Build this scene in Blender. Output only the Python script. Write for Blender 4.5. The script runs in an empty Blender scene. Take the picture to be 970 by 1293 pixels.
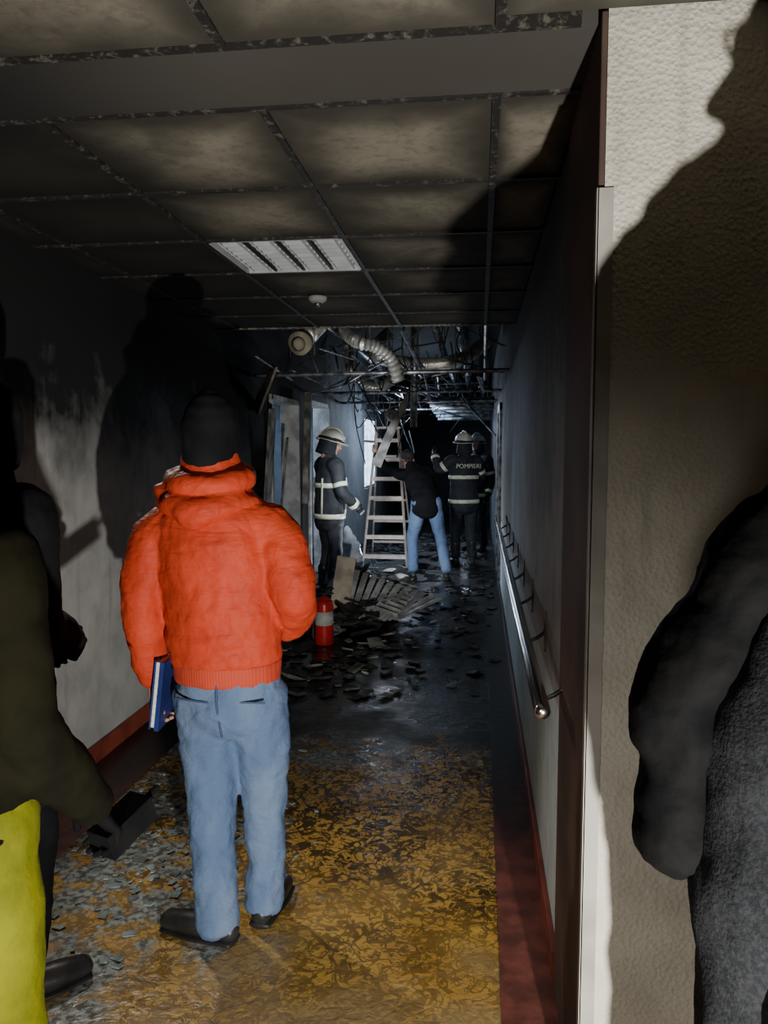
import bpy, bmesh, math, random
from mathutils import Vector, Matrix, Euler
random.seed(11)
V=Vector
COL=bpy.context.scene.collection

# ------------------------------------------------------------------ node helper
class N:
    def __init__(s,name):
        s.m=bpy.data.materials.new(name); s.m.use_nodes=True
        s.t=s.m.node_tree; s.b=s.t.nodes['Principled BSDF']
        s.tc=s.t.nodes.new('ShaderNodeTexCoord')
    def lk(s,a,b): s.t.links.new(a,b)
    def put(s,sock,v):
        if isinstance(v,bpy.types.NodeSocket): s.lk(v,sock)
        elif isinstance(v,(tuple,list)) and len(v)==3 and sock.type=='RGBA': sock.default_value=(*v,1)
        else: sock.default_value=v
    def pos(s,scale=(1,1,1)):
        g=s.t.nodes.new('ShaderNodeNewGeometry'); mp=s.t.nodes.new('ShaderNodeMapping')
        mp.inputs['Scale'].default_value=scale; s.lk(g.outputs['Position'],mp.inputs[0]); return mp.outputs[0]
    def obj(s,scale=(1,1,1)):
        mp=s.t.nodes.new('ShaderNodeMapping'); mp.inputs['Scale'].default_value=scale
        s.lk(s.tc.outputs['Object'],mp.inputs[0]); return mp.outputs[0]
    def xyz(s,v):
        n=s.t.nodes.new('ShaderNodeSeparateXYZ'); s.lk(v,n.inputs[0]); return n.outputs
    def math(s,op,a,b=0.0,clamp=False):
        n=s.t.nodes.new('ShaderNodeMath'); n.operation=op; n.use_clamp=clamp
        s.put(n.inputs[0],a); s.put(n.inputs[1],b); return n.outputs[0]
    def mr(s,v,a,b,c=0.0,d=1.0):
        n=s.t.nodes.new('ShaderNodeMapRange'); n.interpolation_type='SMOOTHSTEP'
        s.put(n.inputs[0],v)
        if a>b: a,b,c,d=b,a,d,c
        for i,x in enumerate((a,b,c,d)): n.inputs[i+1].default_value=x
        return n.outputs[0]
    def mix(s,f,a,b,mode='MIX'):
        n=s.t.nodes.new('ShaderNodeMixRGB'); n.blend_type=mode
        s.put(n.inputs[0],f); s.put(n.inputs[1],a); s.put(n.inputs[2],b); return n.outputs[0]
    def noise(s,vec,scale,detail=4,dist=0.0,rough=.5):
        n=s.t.nodes.new('ShaderNodeTexNoise'); s.lk(vec,n.inputs['Vector'])
        n.inputs['Scale'].default_value=scale; n.inputs['Detail'].default_value=detail
        n.inputs['Distortion'].default_value=dist; n.inputs['Roughness'].default_value=rough
        return n.outputs[0]
    def vor(s,vec,scale,out=0):
        n=s.t.nodes.new('ShaderNodeTexVoronoi'); s.lk(vec,n.inputs['Vector']); n.inputs['Scale'].default_value=scale
        return n.outputs[out]
    def wave(s,vec,scale,dist=0,axis='X'):
        n=s.t.nodes.new('ShaderNodeTexWave'); s.lk(vec,n.inputs['Vector']); n.inputs['Scale'].default_value=scale
        n.inputs['Distortion'].default_value=dist; n.bands_direction=axis; return n.outputs[1]
    def bump(s,h,strength=.4,dist=.01):
        n=s.t.nodes.new('ShaderNodeBump'); n.inputs['Strength'].default_value=strength
        n.inputs['Distance'].default_value=dist; s.lk(h,n.inputs['Height']); s.lk(n.outputs[0],s.b.inputs['Normal'])
    def out(s,col=None,rough=None,metal=None,spec=None):
        if col is not None: s.put(s.b.inputs['Base Color'],col)
        if rough is not None: s.put(s.b.inputs['Roughness'],rough)
        if metal is not None: s.put(s.b.inputs['Metallic'],metal)
        if spec is not None: s.b.inputs['Specular IOR Level'].default_value=spec
        return s.m

def simple(name,c1,c2=None,scale=8,rough=.7,metal=0,bscale=40,bstr=.2,bd=.003,spec=.4):
    n=N(name); p=n.obj()
    if c2 is None: c2=tuple(x*.7 for x in c1)
    f=n.mr(n.noise(p,scale,5),.35,.65)
    n.bump(n.noise(p,bscale,4),bstr,bd)
    return n.out(n.mix(f,c1,c2),rough,metal,spec)

# ------------------------------------------------------------------ mesh helpers
def link(o,parent=None):
    COL.objects.link(o)
    if parent: o.parent=parent
    return o
def empty(name,loc=(0,0,0),rz=0):
    e=bpy.data.objects.new(name,None); e.location=loc; e.rotation_euler=(0,0,rz); e.empty_display_size=.1
    COL.objects.link(e); return e
def mk(name,bm,mat,parent=None,smooth=False,bevel=0,loc=None):
    bmesh.ops.recalc_face_normals(bm,faces=bm.faces)
    me=bpy.data.meshes.new(name); bm.to_mesh(me); bm.free()
    if smooth:
        for p in me.polygons: p.use_smooth=True
    for m in (mat if isinstance(mat,(list,tuple)) else [mat]): me.materials.append(m)
    o=bpy.data.objects.new(name,me)
    if loc: o.location=loc
    link(o,parent)
    if bevel:
        b=o.modifiers.new('bevel','BEVEL'); b.width=bevel; b.segments=2; b.limit_method='ANGLE'
    return o
def box(bm,c,s,R=None,mi=0):
    r=bmesh.ops.create_cube(bm,size=1)
    M=Matrix.Translation(V(c))@((R.to_matrix() if isinstance(R,Euler) else R).to_4x4() if R else Matrix.Identity(4))@Matrix.Diagonal((*s,1))
    bmesh.ops.transform(bm,matrix=M,verts=r['verts'])
    for f in {f for v in r['verts'] for f in v.link_faces}: f.material_index=mi
def boxmm(bm,a,b,mi=0):
    box(bm,[(a[i]+b[i])/2 for i in range(3)],[abs(b[i]-a[i]) for i in range(3)],None,mi)
def ell(bm,c,r,R=None,seg=20):
    q=bmesh.ops.create_uvsphere(bm,u_segments=seg,v_segments=seg*2//3,radius=1)
    M=Matrix.Translation(V(c))@((R.to_4x4()) if R else Matrix.Identity(4))@Matrix.Diagonal((*r,1))
    bmesh.ops.transform(bm,matrix=M,verts=q['verts'])
def tube(bm,pts,rad,seg=18,ref=V((1,0,0)),sub=4,caps=True,mi=0):
    pts=[V(p) for p in pts]; rad=[(r,r) if not isinstance(r,(tuple,list)) else r for r in rad]
    P=[];Rr=[]; n=len(pts)
    for i in range(n-1):
        p0=pts[max(i-1,0)];p1=pts[i];p2=pts[i+1];p3=pts[min(i+2,n-1)]
        for k in range(sub):
            t=k/sub
            P.append(.5*((2*p1)+(p2-p0)*t+(2*p0-5*p1+4*p2-p3)*t*t+(3*p1-p0-3*p2+p3)*t**3))
            tt=t*t*(3-2*t)
            Rr.append((rad[i][0]*(1-tt)+rad[i+1][0]*tt,rad[i][1]*(1-tt)+rad[i+1][1]*tt))
    P.append(pts[-1]); Rr.append(rad[-1])
    rings=[]
    def ring(c,T,ra,rb):
        A=ref-T*ref.dot(T)
        if A.length<.05: A=V((0,1,0))-T*T.y
        if A.length<.05: A=V((0,0,1))-T*T.z
        A.normalize(); B=T.cross(A)
        return [bm.verts.new(c+A*ra*math.cos(2*math.pi*j/seg)+B*rb*math.sin(2*math.pi*j/seg)) for j in range(seg)]
    Ts=[]
    for i in range(len(P)):
        T=(P[min(i+1,len(P)-1)]-P[max(i-1,0)])
        T=T.normalized() if T.length>1e-6 else V((0,0,1)); Ts.append(T)
    if caps:
        for a in (60,30):
            m=min(Rr[0]); a=math.radians(a)
            rings.append(ring(P[0]-Ts[0]*m*math.sin(a)*.8,Ts[0],Rr[0][0]*math.cos(a),Rr[0][1]*math.cos(a)))
    for c,T,r in zip(P,Ts,Rr): rings.append(ring(c,T,*r))
    if caps:
        for a in (30,60):
            m=min(Rr[-1]); a=math.radians(a)
            rings.append(ring(P[-1]+Ts[-1]*m*math.sin(a)*.8,Ts[-1],Rr[-1][0]*math.cos(a),Rr[-1][1]*math.cos(a)))
    for r0,r1 in zip(rings,rings[1:]):
        for j in range(seg):
            f=bm.faces.new((r0[j],r0[(j+1)%seg],r1[(j+1)%seg],r1[j])); f.material_index=mi
    f=bm.faces.new(rings[0][::-1]); f.material_index=mi
    f=bm.faces.new(rings[-1]); f.material_index=mi
def rod(bm,a,b,r,seg=8,mi=0): tube(bm,[a,b],[r,r],seg,sub=1,caps=False,mi=mi)
TEX={}
def clouds(sc):
    if sc not in TEX:
        t=bpy.data.textures.new('folds_%g'%sc,'CLOUDS'); t.noise_scale=sc; t.noise_depth=3; TEX[sc]=t
    return TEX[sc]
def soft(name,bm,mat,parent,vox=.012,sm=4,disp=.0,dsc=.1):
    o=mk(name,bm,mat,parent,True)
    r=o.modifiers.new('remesh','REMESH'); r.mode='VOXEL'; r.voxel_size=vox; r.use_smooth_shade=True
    s=o.modifiers.new('smooth','SMOOTH'); s.iterations=sm; s.factor=.5
    if disp:
        d=o.modifiers.new('folds','DISPLACE'); d.texture=clouds(dsc); d.strength=disp; d.mid_level=.5; d.texture_coords='LOCAL'
    return o

# ------------------------------------------------------------------ materials
def wallmat(name,base,soot,zlo,zhi,ylo,yhi,wallpaper=False,dado=None,amp=1.6,dark=.94,streak=.0):
    n=N(name); p=n.pos(); X,Y,Z=n.xyz(p)
    big=n.noise(p,1.5,6,.6,.6); fine=n.noise(p,9,6,.3)
    nz=n.math('MULTIPLY',n.math('SUBTRACT',big,.5),amp)
    if streak:
        st=n.noise(n.pos((3.5,3.5,.5)),1.0,5,.6,.6)
        nz=n.math('ADD',nz,n.math('MULTIPLY',n.math('SUBTRACT',st,.5),streak))
    sz=n.mr(n.math('ADD',Z,nz),zlo,zhi)
    sy=n.mr(n.math('ADD',Y,n.math('MULTIPLY',nz,1.5)),ylo,yhi)
    s=n.math('MAXIMUM',sz,sy)
    s=n.math('ADD',s,n.math('MULTIPLY',n.mr(fine,.4,.75),.2),True)
    col=n.mix(n.mr(n.noise(p,3,5),.3,.7),base,tuple(c*.8 for c in base))
    if dado:
        col=n.mix(n.mr(Z,dado[0],dado[0]-.03),col,dado[1])
    drips=n.mr(n.noise(n.pos((14,14,1.6)),1.0,5,.2),.58,.72)
    col=n.mix(n.math('MULTIPLY',drips,.35),col,tuple(c*.45 for c in base))
    col=n.mix(n.math('MULTIPLY',s,dark),col,soot)
    if wallpaper:
        spk=n.mr(n.noise(p,26,4,0,.6),.62,.70)
        col=n.mix(n.math('MULTIPLY',spk,.25),col,(.85,.8,.7))
        h=n.math('ADD',n.vor(p,95),n.math('MULTIPLY',n.noise(p,160,3),.6)); n.bump(h,.7,.005)
    else: n.bump(fine,.3,.01)
    return n.out(col,.75,0,.3)
M_wallL=wallmat('soot_wall_left',(.56,.56,.54),(.006,.006,.007),1.25,2.0,4.3,6.2,amp=1.0,dark=.98,streak=.6)
M_wallR=wallmat('soot_wall_right',(.44,.42,.41),(.045,.040,.038),.9,2.2,7,13,dado=(.82,(.62,.72,.74)),streak=.6)
M_wallF=wallmat('textured_wallpaper',(.66,.62,.53),(.2,.17,.13),2.7,3.6,30,40,True)
M_wallB=wallmat('hall_wall',(.15,.115,.08),(.1,.08,.06),2.4,3.6,30,40)
M_far=wallmat('charred_wall',(.05,.06,.07),(.01,.01,.012),.5,2.4,30,40)
M_blue=wallmat('smoky_blue_wall',(.35,.40,.46),(.03,.035,.04),1.7,2.7,13,17,streak=1)

n=N('wet_linoleum'); p=n.pos(); X,Y,Z=n.xyz(p)
w=n.noise(p,7.5,2,2.2,.4); curl=n.mr(n.math('ABSOLUTE',n.math('SUBTRACT',w,.5)),.022,.05,1,0)
w2=n.noise(p,15,2,1.8,.4); curl2=n.mr(n.math('ABSOLUTE',n.math('SUBTRACT',w2,.52)),.02,.045,1,0)
blot=n.mr(n.noise(p,17,3,1.6,.5),.52,.57)
patch=n.noise(p,1.8,4,.5)
dens=n.math('ADD',n.mr(Y,1.7,3.4),n.math('MULTIPLY',n.math('SUBTRACT',patch,.5),2.0),True)
mark=n.math('MAXIMUM',n.math('MULTIPLY',n.math('MAXIMUM',curl,curl2),n.math('ADD',.40,n.math('MULTIPLY',dens,.6))),n.math('MULTIPLY',blot,n.math('ADD',.28,dens)),True)
yel=n.mix(n.mr(n.noise(p,3,5),.3,.7),(.70,.42,.09),(.50,.28,.05))
yel=n.mix(n.math('MULTIPLY',n.mr(n.noise(p,60,3),.5,.8),.6),yel,(.5,.38,.18))
col=n.mix(n.math('MULTIPLY',mark,.93),yel,(.035,.024,.012))
yy=n.math('ADD',Y,n.math('MULTIPLY',n.math('SUBTRACT',n.noise(p,2.6,7,.4,.65),.5),1.8))
black=n.mr(yy,3.55,4.2)
grey=n.math('MULTIPLY',n.mr(n.math('ADD',X,n.math('MULTIPLY',n.math('SUBTRACT',patch,.5),2.0)),-1.0,-.7,1,0),n.mr(n.noise(p,6,7,.8,.7),.46,.53))
beige=n.mr(n.math('ADD',Y,n.math('MULTIPLY',n.math('SUBTRACT',patch,.5),2.0)),1.7,2.4,.6,0)
col=n.mix(beige,col,(.38,.32,.20))
col=n.mix(n.math('MULTIPLY',grey,.9),col,n.mix(n.mr(n.noise(p,40,4),.4,.6),(.40,.46,.46),(.10,.12,.12)))
col=n.mix(black,col,n.mix(n.mr(n.noise(p,14,6),.45,.7),(.007,.007,.008),(.045,.04,.036)))
n.bump(n.math('ADD',n.noise(p,26,6,.5,.6),n.math('MULTIPLY',n.noise(p,5,3),.6)),.35,.012)
rg=n.mr(n.noise(p,2.3,5,.3),.40,.62,.12,.55)
M_floor=n.out(col,rg,0,.4)

n=N('red_border_linoleum'); p=n.pos(); X,Y,Z=n.xyz(p)
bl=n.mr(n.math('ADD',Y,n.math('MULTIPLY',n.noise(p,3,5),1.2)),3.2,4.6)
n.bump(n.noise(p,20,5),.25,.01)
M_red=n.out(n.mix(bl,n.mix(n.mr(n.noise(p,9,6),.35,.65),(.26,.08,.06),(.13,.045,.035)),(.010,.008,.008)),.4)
n=N('red_painted_baseboard'); p=n.pos(); X,Y,Z=n.xyz(p)
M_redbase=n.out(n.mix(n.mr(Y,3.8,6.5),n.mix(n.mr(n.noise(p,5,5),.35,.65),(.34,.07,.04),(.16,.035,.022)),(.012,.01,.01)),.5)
M_brown=simple('scorched_brown_jamb',(.13,.085,.062),(.07,.046,.038),3,.75,spec=.2)

n=N('sooty_ceiling_tile'); p=n.pos(); uv=n.tc.outputs['UV']; U,W,_=n.xyz(uv)
def edge(u): return n.math('ABSOLUTE',n.math('SUBTRACT',u,.5))
ed=n.mr(n.math('ADD',n.math('MAXIMUM',edge(U),n.math('ADD',edge(W),n.math('MULTIPLY',n.math('SUBTRACT',W,.5),-.1))),n.math('MULTIPLY',n.math('SUBTRACT',n.noise(p,4,5),.5),.35)),.08,.50)
X,Y,Z=n.xyz(p)
nn=n.noise(p,1.1,5,.5)
lft=n.mr(n.math('ADD',X,n.math('MULTIPLY',n.math('SUBTRACT',nn,.5),.9)),-1.35,-.65,1,0)  # darkens the tiles towards the left wall
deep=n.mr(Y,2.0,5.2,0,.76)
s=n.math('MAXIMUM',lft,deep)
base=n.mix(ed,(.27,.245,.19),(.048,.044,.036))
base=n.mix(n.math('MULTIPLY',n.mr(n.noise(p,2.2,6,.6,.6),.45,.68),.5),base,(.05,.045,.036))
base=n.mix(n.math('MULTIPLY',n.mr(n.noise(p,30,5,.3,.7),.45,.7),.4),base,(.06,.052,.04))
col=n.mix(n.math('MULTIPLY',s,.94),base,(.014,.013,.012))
n.bump(n.noise(p,70,3),.2,.004)
M_tile=n.out(col,.85,0,.2)
n=N('dark_ceiling_band'); p=n.pos(); X,Y,Z=n.xyz(p)
M_band=n.out(n.mix(n.mr(X,-1.3,-.5,1,0),n.mix(n.noise(p,1.5,5),(.04,.037,.032),(.085,.078,.066)),(.012,.012,.012)),.8)  # dark band, darker still towards the left
n=N('sooty_grid_rail'); p=n.pos()
sp=n.mr(n.noise(p,42,3,0,.7),.50,.72)
M_rail=n.out(n.mix(sp,(.018,.016,.014),(.12,.11,.09)),.6)
M_rails=simple('pale_rail_lip',(.30,.28,.23),(.05,.045,.04),50,.6)
M_slab=simple('charred_slab',(.015,.015,.017),(.006,.006,.006),3,.9)
M_metal=simple('dull_metal',(.36,.38,.40),(.08,.08,.09),12,.4,.8)
M_foil=simple('aluminium_foil',(.80,.79,.73),(.45,.44,.4),10,.35,.7,60,.5,.004)
M_chrome=simple('chrome_rail',(.72,.72,.74),(.5,.5,.5),5,.18,1.0,40,.02)
M_char=simple('charred_debris',(.07,.065,.06),(.015,.015,.015),10,.6)
M_ash=simple('ashy_board',(.30,.28,.24),(.08,.075,.07),8,.8)
M_ashd=simple('burnt_board',(.12,.11,.10),(.02,.02,.02),6,.8)
M_white=simple('pale_panel',(.62,.62,.60),(.35,.35,.34),8,.6)
M_lamp=simple('lamp_louvre_white',(.62,.64,.66),(.5,.52,.55),8,.35)
M_ladder=simple('ladder_pale_wood',(.86,.74,.67),(.66,.55,.48),10,.5)
M_extred=simple('extinguisher_red',(.60,.02,.015),(.35,.012,.01),10,.3)
M_black=simple('black_plastic',(.012,.012,.013),(.02,.02,.02),10,.5)
M_matte=simple('matte_black_glove',(.006,.006,.007),(.010,.010,.010),10,1,0,60,.3,.003,.03)
M_blackcloth=simple('black_fabric',(.006,.006,.007),(.010,.010,.012),10,.95,0,120,.3,.002,.1)
M_darkknit=simple('black_knit',(.009,.009,.010),(.014,.014,.016),10,.95,0,160,.5,.003,.1)
M_fire=simple('fire_coat_navy_black',(.016,.018,.024),(.03,.032,.038),8,.75,0,60,.3,.003)
M_refl=simple('reflective_tape',(.85,.86,.66),(.6,.62,.48),20,.4)
M_helm=simple('helmet_cream',(.78,.77,.62),(.6,.6,.5),6,.3)
M_helmd=simple('helmet_sooty_grey',(.40,.40,.38),(.2,.2,.19),6,.4)
M_skin=simple('skin',(.50,.27,.19),(.42,.21,.15),12,.5,0,80,.1,.001)
M_lip=simple('lips',(.38,.13,.11),None,12,.5)
M_eye=simple('eye_white',(.75,.73,.70),None,12,.2)
M_hair=simple('dark_hair',(.02,.014,.01),(.04,.03,.02),40,.7)
M_olive=simple('olive_coat',(.011,.010,.005),(.005,.005,.0035),6,.95,0,60,.3,.004,.05)
M_hiv=simple('yellow_green_trousers',(.20,.20,.010),(.11,.115,.008),6,.85,0,60,.4,.005,.1)
M_leather=simple('black_padded_fabric',(.0035,.0035,.004),(.006,.006,.006),10,.7,0,22,.5,.008,.04)
M_greyf=simple('charcoal_fleece',(.026,.027,.030),(.016,.017,.019),120,.95,0,220,.6,.003,.04)
M_shoe=simple('shoe_leather',(.014,.013,.013),(.03,.03,.03),10,.35)
M_book=simple('blue_book_cover',(.02,.035,.17),None,10,.4)
M_page=simple('book_pages',(.8,.8,.76),(.6,.6,.55),80,.7)
n=N('orange_nylon'); p=n.obj()
n.bump(n.math('ADD',n.noise(n.obj((4,4,19)),1.0,5,1.0),n.math('MULTIPLY',n.noise(p,24,5,.8),.6)),.6,.014)
M_orange=n.out(n.mix(n.mr(n.noise(p,5,4),.3,.7),(.60,.062,.024),(.48,.045,.018)),.6,0,.2)
n=N('orange_rib_knit'); p=n.obj()
n.bump(n.wave(p,34,.3),.25,.003)
M_rib=n.out(n.mix(n.noise(p,6),(.54,.055,.02),(.44,.042,.015)),.75)
n=N('mid_denim'); p=n.obj()
d=n.noise(n.obj((3,3,1.2)),2.0,4)
f=n.mr(d,.35,.65); fn=n.noise(p,220,2)
n.bump(n.math('ADD',n.noise(n.obj((9,9,14)),1.0,4,.8),n.math('MULTIPLY',fn,.15)),.7,.018)
M_denim=n.out(n.mix(n.math('MULTIPLY',fn,.5),n.mix(f,(.10,.16,.28),(.18,.25,.38)),(.06,.10,.20)),.85,0,.2)
n=N('window_daylight'); e=n.t.nodes.new('ShaderNodeEmission'); e.inputs[0].default_value=(.5,.7,1,1); e.inputs[1].default_value=14
n.lk(e.outputs[0],n.t.nodes['Material Output'].inputs[0]); M_sky=n.m

# ------------------------------------------------------------------ room shell
H=2.48
bm=bmesh.new(); boxmm(bm,(-5.2,-2.2,-.15),(2.2,19,0)); mk('floor',bm,M_floor)
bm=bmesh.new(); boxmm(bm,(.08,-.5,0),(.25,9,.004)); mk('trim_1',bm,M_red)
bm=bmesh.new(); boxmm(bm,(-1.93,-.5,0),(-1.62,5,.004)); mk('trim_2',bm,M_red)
bm=bmesh.new(); boxmm(bm,(.25,1.85,0),(.42,18.5,3.1)); mk('wall_right',bm,M_wallR)
bm=bmesh.new(); boxmm(bm,(.2502,1.65,0),(2.2,1.85,3.1)); mk('wall_front_right',bm,M_wallF)
bm=bmesh.new(); boxmm(bm,(2.2,-2.2,0),(2.35,1.85,3.1)); mk('wall_hall_right',bm,M_wallB)
bm=bmesh.new(); boxmm(bm,(-2.08,-2.35,0),(2.35,-2.2,3.1)); mk('wall_back',bm,M_wallB)
bm=bmesh.new(); boxmm(bm,(-5.2,18.5,0),(.42,18.65,3.1)); mk('wall_far',bm,M_far)
bm=bmesh.new()
for a,b in ((-2.2,6.9),(8.0,8.5)): boxmm(bm,(-2.08,a,0),(-1.93,b,3.1))
boxmm(bm,(-2.08,6.9,2.1),(-1.93,8.0,3.1)); boxmm(bm,(-2.08,8.5,2.15),(-1.93,9.6,3.1))
mk('wall_left',bm,M_wallL)
bm=bmesh.new()
boxmm(bm,(-2.08,9.6,0),(-1.93,12.8,3.1)); boxmm(bm,(-2.08,14.3,0),(-1.93,18.5,3.1))
boxmm(bm,(-2.08,12.8,0),(-1.93,14.3,.9)); boxmm(bm,(-2.08,12.8,2.15),(-1.93,14.3,3.1))
mk('wall_left_far',bm,M_blue)
bm=bmesh.new(); boxmm(bm,(-5.2,5.6,0),(-5.05,12,3.1)); boxmm(bm,(-5.05,5.6,0),(-2.08,5.75,3.1)); boxmm(bm,(-5.05,11.9,0),(-2.08,12.05,3.1)); mk('wall_side_room',bm,M_blue)
bm=bmesh.new(); boxmm(bm,(-5.2,-2.35,3.1),(2.35,18.65,3.2)); mk('ceiling_slab',bm,M_slab)
wn=empty('window_1',(-1.98,13.55,0))
bm=bmesh.new(); boxmm(bm,(-.06,-.75,.9),(-.05,.75,2.15)); mk('pane',bm,M_sky,wn)
bm=bmesh.new()
for y in (-.75,-.25,.25,.72): boxmm(bm,(-.04,y,.9),(.03,y+.03,2.15))
for z in (.9,1.7,2.1): boxmm(bm,(-.04,-.75,z),(.03,.75,z+.04))
mk('frame',bm,M_white,wn)
for i,(a,b,h) in enumerate(((6.9,8.0,2.1),(8.5,9.6,2.15))):
    bm=bmesh.new()
    boxmm(bm,(-2.10,a,0),(-1.90,a+.05,h)); boxmm(bm,(-2.10,b-.05,0),(-1.90,b,h)); boxmm(bm,(-2.10,a,h-.05),(-1.90,b,h))
    mk('door_frame_%d'%(i+1),bm,M_white,bevel=.004)
dr=empty('door_1',(.25,9.0,0))
bm=bmesh.new()
boxmm(bm,(-.03,-.5,0),(.0,-.42,2.1)); boxmm(bm,(-.03,.42,0),(0,.5,2.1)); boxmm(bm,(-.03,-.5,2.02),(0,.5,2.1)); mk('jamb',bm,M_metal,dr)
bm=bmesh.new(); boxmm(bm,(-.012,-.42,0),(0,.42,2.02)); mk('leaf',bm,M_brown,dr)
bm=bmesh.new(); rod(bm,(-.05,-.32,1.0),(-.05,-.2,1.0),.01); rod(bm,(-.012,-.32,1.0),(-.05,-.32,1.0),.01); mk('handle',bm,M_chrome,dr)
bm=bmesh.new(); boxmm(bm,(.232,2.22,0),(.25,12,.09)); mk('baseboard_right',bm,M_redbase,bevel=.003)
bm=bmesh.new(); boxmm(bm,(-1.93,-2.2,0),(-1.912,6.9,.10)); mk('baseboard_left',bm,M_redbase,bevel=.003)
bm=bmesh.new(); boxmm(bm,(.238,1.655,0),(.252,2.2,H)); mk('trim_3',bm,M_brown,bevel=.003)
bm=bmesh.new(); boxmm(bm,(.236,1.645,0),(.268,1.651,2.13)); boxmm(bm,(.234,1.645,0),(.2385,1.672,2.13)); mk('trim_4',bm,simple('corner_guard',(.40,.38,.34),None,6,.6,spec=.2))

# suspended ceiling
bm=bmesh.new(); uvl=bm.loops.layers.uv.new('UVMap')
xs=[.25,.035,-.565,-1.165,-1.765,-1.93]; 
def tile(x0,x1,y0,y1):
    g=.008
    a,b,c,d=x0+g,x1-g,y0+g,y1-g
    zt=H+.016; zb=H-.004
    vs=[bm.verts.new(q) for q in ((a,c,zb),(b,c,zb),(b,d,zb),(a,d,zb),(a,c,zt),(b,c,zt),(b,d,zt),(a,d,zt))]
    for idx in ((3,2,1,0),(4,5,6,7),(0,1,5,4),(1,2,6,5),(2,3,7,6),(3,0,4,7)):
        f=bm.faces.new([vs[i] for i in idx])
        for l in f.loops:
            co=l.vert.co; l[uvl].uv=((co.x-x0)/(x1-x0),(co.y-y0)/(y1-y0))
ysC=[1.98,2.58,3.18,3.78,4.38,4.98,5.5]
for i in range(5):
    for j in range(6):
        if i==2 and j==2: continue     # luminaire
        tile(xs[i+1],xs[i],ysC[j],ysC[j+1])
xh=[2.2,1.835,1.235,.635,.035,-.565,-1.165,-1.765,-1.93]
yh=[1.68,1.08,.48,-.12,-.72,-1.32,-1.92,-2.2]
for i in range(8):
    for j in range(7):
        y1=yh[j]
        if xh[i]>.3 and j==0: y1=1.65
        tile(xh[i+1],xh[i],yh[j+1],y1)
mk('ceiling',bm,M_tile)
bm=bmesh.new(); boxmm(bm,(-1.93,1.69,H-.008),(.238,1.97,H+.1)); mk('ceiling_beam',bm,M_band)
bm=bmesh.new()
zr=H-.012
for x in xs[1:5]: boxmm(bm,(x-.011,1.98,zr),(x+.011,5.5,zr+.03))
for y in ysC: boxmm(bm,(-1.93,y-.009,zr-.001),(.25,y+.009,zr+.03))
for x in xh[1:8]: boxmm(bm,(x-.011,-2.2,zr),(x+.011,1.68,zr+.03))
for y in yh[:7]: boxmm(bm,(-1.93,y-.009,zr-.001),(.2 if y>1.6 else 2.2,y+.009,zr+.03))
mk('ceiling_grid',bm,M_rail)
bm=bmesh.new()
boxmm(bm,(-1.93,5.49,H-.016),(.25,5.505,H+.05)); mk('trim_5',bm,M_rails)
# luminaire
lm=empty('ceiling_light_fixture',(-.865,3.48,H))
bm=bmesh.new()
boxmm(bm,(-.29,-.29,.06),(.29,.29,.065))
for s in (-1,1): boxmm(bm,(s*.285-.008,-.29,-.012),(s*.285+.008,.29,.06)); boxmm(bm,(-.29,s*.285-.008,-.012),(.29,s*.285+.008,.06))
mk('housing',bm,M_lamp,lm)
bm=bmesh.new()
for k in range(4):
    x=-.21+.14*k
    for s in (-1,1): box(bm,(x+s*.052,0,.012),(.004,.55,.045),Euler((0,s*.5,0)))
    for q in range(8): boxmm(bm,(x-.055,-.25+q*.07,-.004),(x+.055,-.246+q*.07,.03))
mk('louvre',bm,M_lamp,lm)
bm=bmesh.new()
for k in range(3): boxmm(bm,(-.147+.14*k,-.28,-.008),(-.133+.14*k,.28,-.002))
mk('dark_gaps',bm,M_black,lm)
bm=bmesh.new()
for k in range(4): rod(bm,(-.21+.14*k,-.27,.035),(-.21+.14*k,.27,.035),.013,12)
mk('tubes',bm,M_white,lm,True)
sd=empty('smoke_detector',(-.93,4.38,H-.012))
bm=bmesh.new(); tube(bm,[(0,0,0),(0,0,-.02),(0,0,-.035)],[.055,.052,.03],20,sub=2,caps=False); mk('body',bm,M_white,sd,True)
bm=bmesh.new(); tube(bm,[(0,0,-.03),(0,0,-.055)],[.022,.018],12,sub=1,caps=False); mk('sensor',bm,M_metal,sd,True)

# handrail
hr=empty('handrail',(.25,0,0))
bm=bmesh.new(); tube(bm,[(-.085,1.9,.94),(-.085,4,.94),(-.085,7.2,.95)],[.021]*3,16,sub=3); mk('bar',bm,M_chrome,hr,True)
bm=bmesh.new()
for y in (2.13,2.78,3.45,4.1,4.75,5.4,6.05,6.7):
    tube(bm,[(0,y,.935),(-.05,y,.90),(-.085,y,.925)],[.007]*3,8,sub=3)
    tube(bm,[(0,y,.935),(-.006,y,.935)],[.03,.028],14,sub=1,caps=False)
    box(bm,(-.003,y,.935),(.006,.016,.15))
mk('brackets',bm,M_metal,hr,True)

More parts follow.
